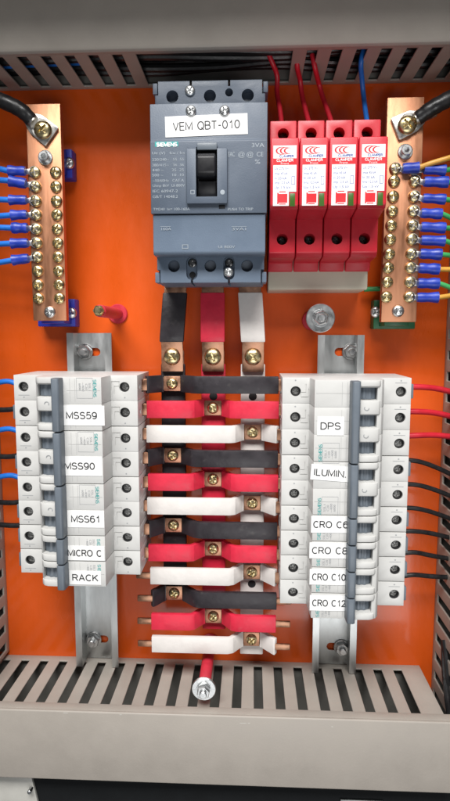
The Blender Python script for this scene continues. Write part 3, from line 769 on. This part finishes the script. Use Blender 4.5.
# ------------------------------------------------------------------ surge protectors
ZA, ZC = 60.0, 82.0
xa = (at(272, 128, ZA)[0]+at(266, 240, ZA)[0])/2; xb = (at(381.6, 128, ZA)[0]+at(378, 240, ZA)[0])/2
pit = (xb-xa)/4
yT = at(320, 120, ZA)[1]; yBt = at(320, 257, ZA)[1]; yc1 = at(320, 137, ZC)[1]; yc0 = at(320, 208.5, ZC)[1]; ycl = at(320, 221, ZA)[1]
hT = at(320, 134, ZA-1)[1]; hB_ = at(320, 239, ZA)[1]
ymid = (yT+yBt)/2
def spd_body():
    a = nb(); w = pit/2-0.35
    prism(a, [(yT-ymid, 15), (yT-ymid, ZA), (yBt-ymid+3, ZA), (yBt-ymid, ZA-3), (yBt-ymid-1, 38), (yBt-ymid-7, 36), (yBt-ymid-7, 15)], -w, w, 'x', 0.8, 2)
    c = nb()
    for hy in (hT, hB_): lathe(c, [(0, ZA-10), (3.7, ZA-10), (3.7, ZA+3), (0, ZA+3)], (0, hy-ymid, 0), 28)
    box(c, -4, 4, yT-ymid-8, yT-ymid+4, 28, 42)
    return difference(a, c)
SB = finish(spd_body(), 'base')
def spd_cart():
    a = nb(); w = pit/2-0.25
    prism(a, [(yc1-ymid-1, ZA-6), (yc1-ymid, ZC), (yc0-ymid+2.5, ZC), (yc0-ymid, ZC-2), (ycl-ymid+1, ZA+0.4), (ycl-ymid+1, ZA-6)], -w, w, 'x', 0.9, 3)
    return a
SC_ = finish(spd_cart(), 'cartridge')
lx0, lx1 = -pit/2+2.0, pit/2-1.8
ly1 = at(320, 145, ZC)[1]-ymid; ly0 = at(320, 205.5, ZC)[1]-ymid
LH = ly1-ly0
def lvl(py): return at(320, py, ZC)[1]-ymid
bb = nb(); prism(bb, [(lx0, ly0), (lx1-4.6, ly0), (lx1-4.6, lvl(191.5)), (lx1, lvl(191.5)), (lx1, ly1), (lx0, ly1)], ZC+0.05, ZC+0.2, 'z'); LBL = finish(bb, 'label_sticker')
zz = ZC+0.26
bb = nb(); quad(bb, lx0, lx1, lvl(164.5), lvl(158), zz)
for k, (r0, dx) in enumerate(((3.3, 0), (3.0, 2.2), (2.6, 4.2))):
    for q in range(14):
        a0, a1 = R(60+q*17), R(60+(q+1)*17)
        wd = 0.75*math.sin(math.pi*(q+0.5)/14)+0.15
        bb.faces.new([bb.verts.new((lx0+5.2+dx+rr*1.15*math.cos(a), lvl(150.3)+rr*0.72*math.sin(a), zz+0.01*k)) for rr, a in ((r0-wd, a0), (r0, a0), (r0, a1), (r0-wd, a1))])
quad(bb, lx0+3.5, lx0+9.0, lvl(202.5), lvl(193.5), zz)
quad(bb, lx0+2.6, lx0+3.5, lvl(203.8), lvl(192.4), zz)
for q in range(2): quad(bb, lx0+3.8, lx0+8.0, lvl(204.2-q*12.2), lvl(203.2-q*12.2), zz)
RED = finish(bb, 'red_print')
bb = nb(); addtext(bb, 'CLAMPER', 1.6, 9.0, stroke=0.2, c=((lx0+lx1)/2+1.0, lvl(155.8), zz))
for py, s, wf in ((168, 'Uc 275 V~', 0.68), (173, 'Imax 45 kA', 0.62), (177.8, 'In 20 kA', 0.58), (182.2, 'Iimp 12,5 kA', 0.72), (187, 'Up 1,5 kV', 0.78)):
    addtext(bb, s, 1.55, (lx1-lx0-1.5)*wf, bold=0.05, c=(lx0+0.9, lvl(py), zz), align='L')
frame_lines(bb, lx1-3.0, lx1-0.9, lvl(184.3), lvl(176.0), zz, 0.25)
BLUE = finish(bb, 'blue_print')
bb = nb(); addtext(bb, 'CLAMPER', 1.8, 10.4, stroke=0.2, c=((lx0+lx1)/2, lvl(160), zz+0.06)); addtext(bb, 'Front', 1.2, 5.0, bold=0.12, c=((lx0+lx1)/2, lvl(162.9), zz+0.06))
WHI = finish(bb, 'white_print')
bb = nb(); box(bb, lx1-4.0, lx1-0.6, lvl(206), lvl(193), ZC-0.4, ZC+0.12, 0.1); IND = finish(bb, 'status_window')
ordl = ['leftmost', 'second from the left', 'third from the left', 'rightmost']
nxt = ['beside the big grey breaker', 'under the second red wire', 'under the third red wire', 'under the blue wire, nearest the copper bar']
for i in range(4):
    x = xa+pit*(i+0.5)
    t = thing('surge_protector', 'red surge protector with white label, '+ordl[i]+' of the four', 'surge protector', (x, ymid, 15), 'red surge protectors')
    o = (0, 0, -15)
    base = part('base', SB, 'red', t, o)
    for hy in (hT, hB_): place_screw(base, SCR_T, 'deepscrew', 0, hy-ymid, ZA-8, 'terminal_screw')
    ct = part('cartridge', SC_, 'red', t, o)
    part('label_sticker', LBL, 'label', ct); part('red_print', RED, 'redlabel', ct); part('blue_print', BLUE, 'blueink', ct); part('white_print', WHI, 'whiteink', ct); part('status_window', IND, 'green_ind', ct)
# cream block below them
x0, y0 = at(268, 290, 34); x1_, y1 = at(368, 268, 34)
b = nb(); box(b, 0, x1_-x0, 0, 40, 0, 34, 1.0)
solo('spacer_block', b, 'cream', 'cream coloured plastic block beneath the row of red surge protectors', 'block', loc=(x0, y0, 0.1))

# ------------------------------------------------------------------ copper earth bars
ZB = 36.0
def copper_bar(tl, tr, bl, br, label, sup, cols, big, sock, botm, name):
    xc = (at(*tl, ZB)[0]+at(*tr, ZB)[0]+at(*bl, ZB)[0]+at(*br, ZB)[0])/4
    w = (at(*tr, ZB)[0]-at(*tl, ZB)[0]+at(*br, ZB)[0]-at(*bl, ZB)[0])/4
    y1 = at(*tl, ZB)[1]; y0 = at(*bl, ZB)[1]
    lean = (at(*bl, ZB)[0]+at(*br, ZB)[0]-at(*tl, ZB)[0]-at(*tr, ZB)[0])/2/(y1-y0)
    t = thing('copper_bar', label, 'terminal bar', (xc, y0, 0.1), 'copper terminal bars')
    b = nb(); box(b, -w, w, 0, y1-y0, ZB-6, ZB, 0.5); part('bar', b, 'copper', t, (0, 0, -0.1))
    for (a, c_, zt) in sup:
        x0, yy1 = at(*a, zt); x1_, yy0 = at(*c_, zt)
        b = nb(); box(b, x0-xc, x1_-xc, yy0-y0, yy1-y0, 0, zt-0.1, 0.8)
        # posts to the bar
        box(b, -w*0.7, w*0.7, yy0-y0+2, yy1-y0-2, zt*0.4, ZB-6.2, 0.6)
        part('insulator', b, name, t)
    for (mesh, m, px, py) in [(SCR_S, 'brass', *q) for q in cols]+[(SCR_H, 'zinc', *sock), (SCR_M, 'zinc', *botm)]:
        x, yy = at(px, py, ZB+2); place_screw(t, mesh, m, x-xc, yy-y0, ZB-0.1)
    x, yy = at(*big, ZB+5); place_screw(t, SCR_B, 'brass', x-xc, yy-y0, ZB+2.4)
    return t, xc, y0, w
lc = []
ysL = [171.7, 186, 200.5, 214.2, 228.6, 242.6, 256.7, 270.8, 284.7, 298.3]
for k, yv in enumerate(ysL): lc += [(34.3+k*0.38, yv), (55.0+k*0.44, yv)]
tb, lxc, ly0_, lw_ = copper_bar((26.7, 104), (60.7, 104), (32.3, 320.7), (66, 320.7), 'copper terminal bar on blue insulators, holding blue crimped wires on the left', [((58, 149), (72.5, 178), 12), ((37, 299), (75.5, 326.5), 12)], lc, (42, 129), (44.7, 157), (49.3, 312), 'blueblock')
x, yy = at(68.5, 163, 13); place_screw(tb, SCR_M, 'zinc', x-lxc, yy-ly0_, 11.8)
x, yy = at(71, 313, 13); place_screw(tb, SCR_M, 'zinc', x-lxc, yy-ly0_, 11.8)
rc = []
ysR = [168, 180.6, 196, 210.6, 225, 239, 253.7, 267.6, 282, 297]
for k, yv in enumerate(ysR):
    rc += [(395.6-k*0.98, yv)]
    if k: rc += [(416-k*0.68, yv)]
tb, rxc, ry0_, rw_ = copper_bar((388, 97.4), (425.3, 97.4), (380.4, 322), (415.4, 322), 'copper terminal bar on a green insulator, holding green and yellow wires on the right', [((374, 300), (415, 329), 12)], rc, (407.8, 124), (405.7, 151), (398.5, 311), 'greenblock')
x, yy = at(376, 312, 13); place_screw(tb, SCR_M, 'zinc', x-rxc, yy-ry0_, 11.8)

# ------------------------------------------------------------------ crimped wires
def crimped(screw, s0, s1, wire_pts, wm, label, group, wr=2.05, sr=3.7):
    """screw: pixel of the screw; s0..s1 sleeve start/end pixels; wire_pts: (px,py,z) further points"""
    z = ZB+1.2; sr = sr*random.uniform(0.93, 1.06); jy = random.uniform(-0.7, 0.7); ph = random.uniform(6, 11)
    s1 = (s1[0]+random.uniform(-1.2, 1.2), s1[1]+jy)
    a = at3(*screw, z)
    t = thing('crimped_wire', label, 'wire', a, group)
    def rl(p): return tuple(p[i]-a[i] for i in range(3))
    p0, p1 = rl(at3(*s0, z+2.2)), rl(at3(*s1, z+2.6))
    b = nb(); d = Vector((p0[0], p0[1])); L = d.length; ang = math.atan2(d.y, d.x)
    box(b, 0.5, L+1, -1.9, 1.9, -0.6, 0.5, 0.2)
    lathe(b, [(0, -0.7), (3.9, -0.7), (3.9, 0.3), (0, 0.3)], seg=24)
    bmesh.ops.rotate(b, verts=b.verts, cent=(0, 0, 0), matrix=Matrix.Rotation(ang, 3, 'Z'))
    part('lug', b, 'tin', t)
    b = nb(); tube(b, [p0, tuple((p0[i]+p1[i])/2 for i in range(3)), p1], sr, 14, rad=lambda u: sr*(0.88+0.20*u+(0.06*math.sin(u*ph))), flat=0.85); part('crimp_sleeve', b, 'bluecrimp', t)
    pts = [tuple(p0[i]+(p1[i]-p0[i])*0.5 for i in range(3)), p1]+[rl(at3(*q)) for q in wire_pts]
    b = nb(); tube(b, pts, wr, 12); part('insulation', b, wm, t)
ordw = ['topmost', 'second from the top', 'third from the top', 'fourth', 'fifth', 'second from the bottom', 'lowest']
for k in range(7):
    yv = ysL[k]; xs = 34.3+k*0.38
    ye = [170.5, 181.5, 199.5, 215, 227.5, 243.5, 260][k]; dy = [-3, -3, 0, 2, 0, 1, 5][k]
    crimped((xs, yv), (25.5+k*0.5, (yv+ye)/2), (9+k*0.7, ye), [(0, ye+dy*0.5, 38), (-14, ye+dy, 34), (-30, ye+dy+4, 25)], 'bluewire', 'blue crimped wire on the left copper bar, '+ordw[k]+' of the seven', 'blue wires on the left copper bar')
ordw = ['topmost', 'second from the top', 'third from the top', 'fourth from the top', 'fifth from the top', 'sixth from the top', 'seventh from the top', 'third from the bottom', 'second from the bottom', 'lowest']
ysC = [169.2, 181.5, 198, 213, 226.7, 240, 253.5, 267.8, 283, 297.2]
xsC = [(424, 445), (424, 447), (423, 446), (421, 442), (421, 444), (421, 444), (420, 442), (419, 439), (418, 438), (417, 438)]
dyC = [-4, 1, 3, 10, 1, 5, 2, 1, 9, -6]
for k in range(10):
    s0, s1 = xsC[k]; wm = 'greenwire' if k < 7 or k == 8 else 'yellowwire'
    cn = 'green' if wm == 'greenwire' else 'ochre yellow'
    scx = (416-k*0.68, ysR[k]) if k else (414, 169.5)
    crimped(scx, (s0, ysC[k]+0.2), (s1, ysC[k]+0.8), [(455, ysC[k]+dyC[k]*0.6+1, 37), (468, ysC[k]+dyC[k]*1.2, 32), (485, ysC[k]+dyC[k]*1.5, 26)], wm, cn+' crimped wire on the right copper bar edge, '+ordw[k]+' of ten', 'wires on the right copper bar', wr=1.75, sr=3.6)
b = None
crimped((395.6, 168), (402.5, 168.5), (418, 167.5), [(432, 163, 42), (452, 157, 42), (475, 150, 34)], 'yellowwire', 'ochre yellow wire crossing over the right copper bar to its left row of screws', None, wr=1.8, sr=3.6)

# heavy cables
def heavy(big, c0, pts, label):
    z = ZB+0.2; a = at3(*big, z)
    t = thing('earth_cable', label, 'cable', a, 'heavy black cables on the copper bars')
    def rl(p): return tuple(p[i]-a[i] for i in range(3))
    p0 = Vector(rl(at3(*c0, z+3))); ang = math.atan2(p0.y, p0.x); L = math.hypot(p0.x, p0.y)
    b = nb(); pl = [(-10, -7.2), (-9, -8), (L-3, -7.5), (L+4, -4.5), (L+4, 4.5), (L-3, 7.5), (-9, 8), (-10, 7.2)]
    prism(b, pl, 0, 2.2, 'z', 0.4); cyl(b, 0, 0, 2.1, 2.5, 6.6, 32)
    tube(b, [(L-2, 0, 2.5), (L+6, 0, 3), (L+12, 0, 3)], 4.2, 16)
    bmesh.ops.rotate(b, verts=b.verts, cent=(0, 0, 0), matrix=Matrix.Rotation(ang, 3, 'Z'))
    part('lug', b, 'tin', t)
    b = nb(); q = [tuple(p0)]+[rl(at3(*p)) for p in pts]; tube(b, q, 5.6, 18, rad=lambda u: 4.8+0.4*min(1, u*4)+0.12*math.sin(u*40)); part('insulation', b, 'blackwire', t)
heavy((42, 129), (32, 120.5), [(22, 111, 41), (8, 103.5, 42), (-10, 97, 40), (-35, 95, 34)], 'heavy black cable with ring lug at the top of the left copper bar')
heavy((407.8, 124), (417.5, 118.5), [(430, 109.5, 42), (445, 101, 43), (465, 91, 40), (490, 84, 32)], 'heavy black cable with ring lug at the top of the right copper bar')

# ------------------------------------------------------------------ feed wires
def wire(pts, r, m, label, group):
    P3 = [at3(*p) for p in pts]; a = P3[0]
    b = nb(); tube(b, [tuple(p[i]-a[i] for i in range(3)) for p in P3], r, 12)
    return solo('wire', b, m, label, 'wire', group, loc=a)
g = 'wires feeding the surge protectors'
wire([(282, 128, 36), (280, 110, 28), (277, 92, 22), (277, 76, 24), (272, 62, 30), (262, 40, 34)], 1.75, 'redwire', 'red wire dropping from the duct into the leftmost red surge protector', g)
wire([(310, 127, 36), (306, 112, 28), (302, 95, 22), (300, 80, 24), (297, 64, 34), (300, 40, 36)], 1.75, 'redwire', 'red wire dropping from the duct into the second red surge protector', g)
wire([(333, 127, 36), (328, 112, 28), (323, 98, 22), (319, 84, 22), (315, 68, 34), (310, 44, 36)], 1.75, 'redwire', 'red wire dropping from the duct into the third red surge protector, leaning left', g)
wire([(368, 128, 36), (365.5, 112, 28), (363.5, 96, 22), (362, 80, 26), (361, 62, 36), (366, 40, 36)], 1.75, 'bluewire', 'blue wire dropping from the duct into the rightmost red surge protector', g)
g = 'wires feeding the left breakers'
zc = 33
for k, (y0, y1, m, cn, od) in enumerate(((386, 383, 'bluewire', 'blue', 'topmost of the three blue ones'), (407, 410, 'blackwire', 'black', 'topmost of the four black ones'), (431, 427.5, 'bluewire', 'blue', 'middle of the three blue ones'), (453.5, 455, 'blackwire', 'black', 'second of the four black ones'),
        (475.5, 471.5, 'bluewire', 'blue', 'lowest of the three blue ones'), (498, 495, 'blackwire', 'black', 'third of the four black ones'), (521, 518.5, 'blackwire', 'black', 'lowest of the four black ones'))):
    yw = yL0-P*(k+0.5); x0, _ = at(16, 400, zc)
    # end at the breaker entry, start in the duct
    P0 = (xL-40, yw, zc); P1 = (xL-50, yw+ (0.5 if k % 2 else -0.3), zc); P2 = (xL-62, yw+(2.0 if m == 'bluewire' else -1.5), zc-2); P3 = (xL-80, yw-2, zc-6)
    b = nb(); tube(b, [tuple(p[i]-P0[i] for i in range(3)) for p in (P0, P1, P2, P3)], 2.0, 12)
    solo('wire', b, m, cn+' wire entering the left breaker column, '+od, 'wire', g, loc=P0)
b = nb(); yw = yL0-P*7.5; P0 = (xL-40, yw, zc)
g = 'wires feeding the right breakers'
names = ['red wire entering the right breakers, topmost of the three red ones', 'red wire entering the right breakers, middle of the three red ones', 'red wire entering the right breakers, lowest of the three red ones',
         'black wire entering the ILUMIN. breaker, topmost of the black ones on the right', 'black wire entering the lower half of the ILUMIN. breaker, second of the black ones', 'black wire entering the right side of the CRO C6 breaker', 'black wire entering the right side of the CRO C8 breaker', 'black wire entering the right side of the CRO C10 breaker', 'black wire arching up into the right side of the CRO C12 breaker']
dys = [-1.5, -1.5, 0.5, -6, -5, -4.5, -2.5, -1.5, 0.5]
for k in range(9):
    yw = yR0-P*(k+0.5); z = 33; P0 = (xR+38, yw, z); dy = dys[k]
    arch = 2.5 if k >= 7 else (0.6 if k < 3 else 1.0)
    pts = (P0, (xR+46, yw+arch*0.4, z), (xR+58, yw+arch+dy*0.25, z-1), (xR+72, yw+dy*0.9, z-4), (xR+92, yw+dy*2-3, z-8))
    b = nb(); tube(b, [tuple(p[i]-P0[i] for i in range(3)) for p in pts], 2.15 if k < 3 else 1.8, 12)
    solo('wire', b, 'redwire' if k < 3 else 'blackwire', names[k], 'wire', g, loc=P0)
# green wire end beneath the surge protectors
wire([(364, 289.5, 8), (372, 289, 8), (384, 289, 9), (395, 291, 12)], 1.8, 'greenwire', 'short green wire between the cream block and the right copper bar', None)
# wires glimpsed inside the top duct; more black ones added to darken it
g = 'wires lying inside the top duct'
yi = yt+6
tops = [('bluewire', 'blue', 8.5, 47), ('blackwire', 'black', 9, 37), ('blackwire', 'black', 8.5, 30), ('bluewire', 'blue', 9.5, 23), ('blackwire', 'black', 8.5, 16), ('blackwire', 'black', 9, 9), ('blackwire', 'black', 15, 43), ('blackwire', 'black', 15, 33), ('blackwire', 'black', 16, 26), ('blackwire', 'black', 15, 19), ('blackwire', 'black', 15, 12)]
wl = ['blue wire lying inside the top duct behind the left slots, nearest its cover', 'black wire in the lower layer inside the top duct, nearest its cover', 'second black wire from the cover in the lower layer inside the top duct', 'blue wire lying deeper inside the top duct', 'third black wire from the cover in the lower layer inside the top duct', 'black wire in the lower layer inside the top duct, nearest the orange plate',
      'black wire in the upper layer inside the top duct, nearest its cover', 'second black wire from the cover in the upper layer inside the top duct', 'middle black wire of the upper layer inside the top duct', 'second black wire from the plate in the upper layer inside the top duct', 'black wire in the upper layer inside the top duct, nearest the orange plate']
for k, (m, cn, yo, zo) in enumerate(tops):
    pts = [(-255+q*46, yt+yo+1.6*math.sin(q*1.7+k), zo+1.8*math.cos(q*2.1+k*1.3)) for q in range(4 if cn == 'blue' else 12)]
    a = pts[0]; b = nb(); tube(b, [tuple(p[i]-a[i] for i in range(3)) for p in pts], 2.9, 10)
    solo('wire', b, m, wl[k], 'wire', g, loc=a)
# cables in the lower right corner
for k, (px, zz_) in enumerate(((447, 55), (451, 45))):
    a = at3(444, 640, 20+k*6); pts = [a, at3(444+k*3, 665, 30+k*5), at3(446+k*3, 690, 42), at3(450+k*3, 720, 50), at3(455+k*3, 760, 52)]
    b = nb(); tube(b, [tuple(p[i]-a[i] for i in range(3)) for p in pts], 2.2, 10)
    solo('wire', b, 'blackwire', ('black wire running down the bottom right corner beside the duct end', 'outer black wire running down the bottom right corner, behind its neighbour')[k], 'wire', 'black wires in the bottom right corner', loc=a)

# ------------------------------------------------------------------ standoffs
def standoff(tip, z1, label, washer, tube_end, r=4.3):
    x, y = at(tip[0], tip[1], z1)
    t = thing('standoff', label, 'standoff', (x, y, 0.1), 'red sleeved standoffs')
    b = nb(); lathe(b, [(0, 0), (r, 0), (r, tube_end-0.4), (r-0.4, tube_end), (0, tube_end)], seg=24); part('red_tube', b, 'redtube', t)
    b = nb(); cyl(b, 0, 0, -0.0, 2.0, r+3.4, 28, 0.6); part('foot_collar', b, 'redtube', t)
    if washer:
        b = nb(); lathe(b, [(0, 0), (washer, 0), (washer, 1.0), (washer-0.4, 1.4), (0, 1.4)], seg=48); lathe(b, [(0, 1.3), (washer*0.62, 1.3), (washer*0.60, 2.3), (0, 2.3)], seg=40)
        part('washer', b, 'zinc', t, (0, 0, tube_end))
        part('nut', hex_nut(4.9, 4.2, 2.5, 2.7), 'zinc', t, (0, 0, tube_end+2.3), rot=0.3)
    else:
        b = nb(); cyl(b, 0, 0, 0, 6, 2.7, 20, 0.5); lathe(b, [(0, 1), (4.0, 1), (4.0, 3.5), (0, 3.5)], seg=6); part('bolt', b, 'brass', t, (0, 0, tube_end-0.2))
standoff((97.5, 310.5), 62, 'red tube standoff without washer, left of the black busbar link', 0, 56)
standoff((321, 318), 62, 'standoff capped with a big zinc washer and nut above the right breakers', 9.8, 58)
standoff((203.5, 691.5), 68, 'red tube standoff with washer and nut in front of the bottom duct', 8.8, 64, 4.6)

# ================================================================== LIGHT
wd = bpy.data.worlds.new('World'); sc.world = wd; wd.use_nodes = True
bg = wd.node_tree.nodes['Background']; bg.inputs[0].default_value = (0.93, 0.96, 1.0, 1); bg.inputs[1].default_value = 0.11
def area(name, loc, target, size, sy, power, col=(1, 1, 1), spread=180):
    l = bpy.data.lights.new(name, 'AREA'); l.shape = 'RECTANGLE'; l.size = size; l.size_y = sy; l.energy = power; l.color = col; l.spread = R(spread)
    o = bpy.data.objects.new(name, l); COL.objects.link(o); o.location = loc
    o.rotation_euler = (Vector(target)-Vector(loc)).to_track_quat('-Z', 'Y').to_euler(); return o
area('ceiling_lamp', (-0.1, -1.0, 1.1), (0, 0, -0.08), 1.3, 0.55, 8.5, (1, 0.985, 0.965), 70)
area('low_fill', (0.15, -1.0, -0.55), (0, 0, -0.05), 0.8, 0.5, 1.15, (1, 1, 1), 90)  # added fill from low in front, brightens slot undersides and the bottom cover
sc.view_settings.view_transform = 'Standard'; sc.view_settings.look = 'None'
sc.view_settings.exposure = 0; sc.view_settings.gamma = 1
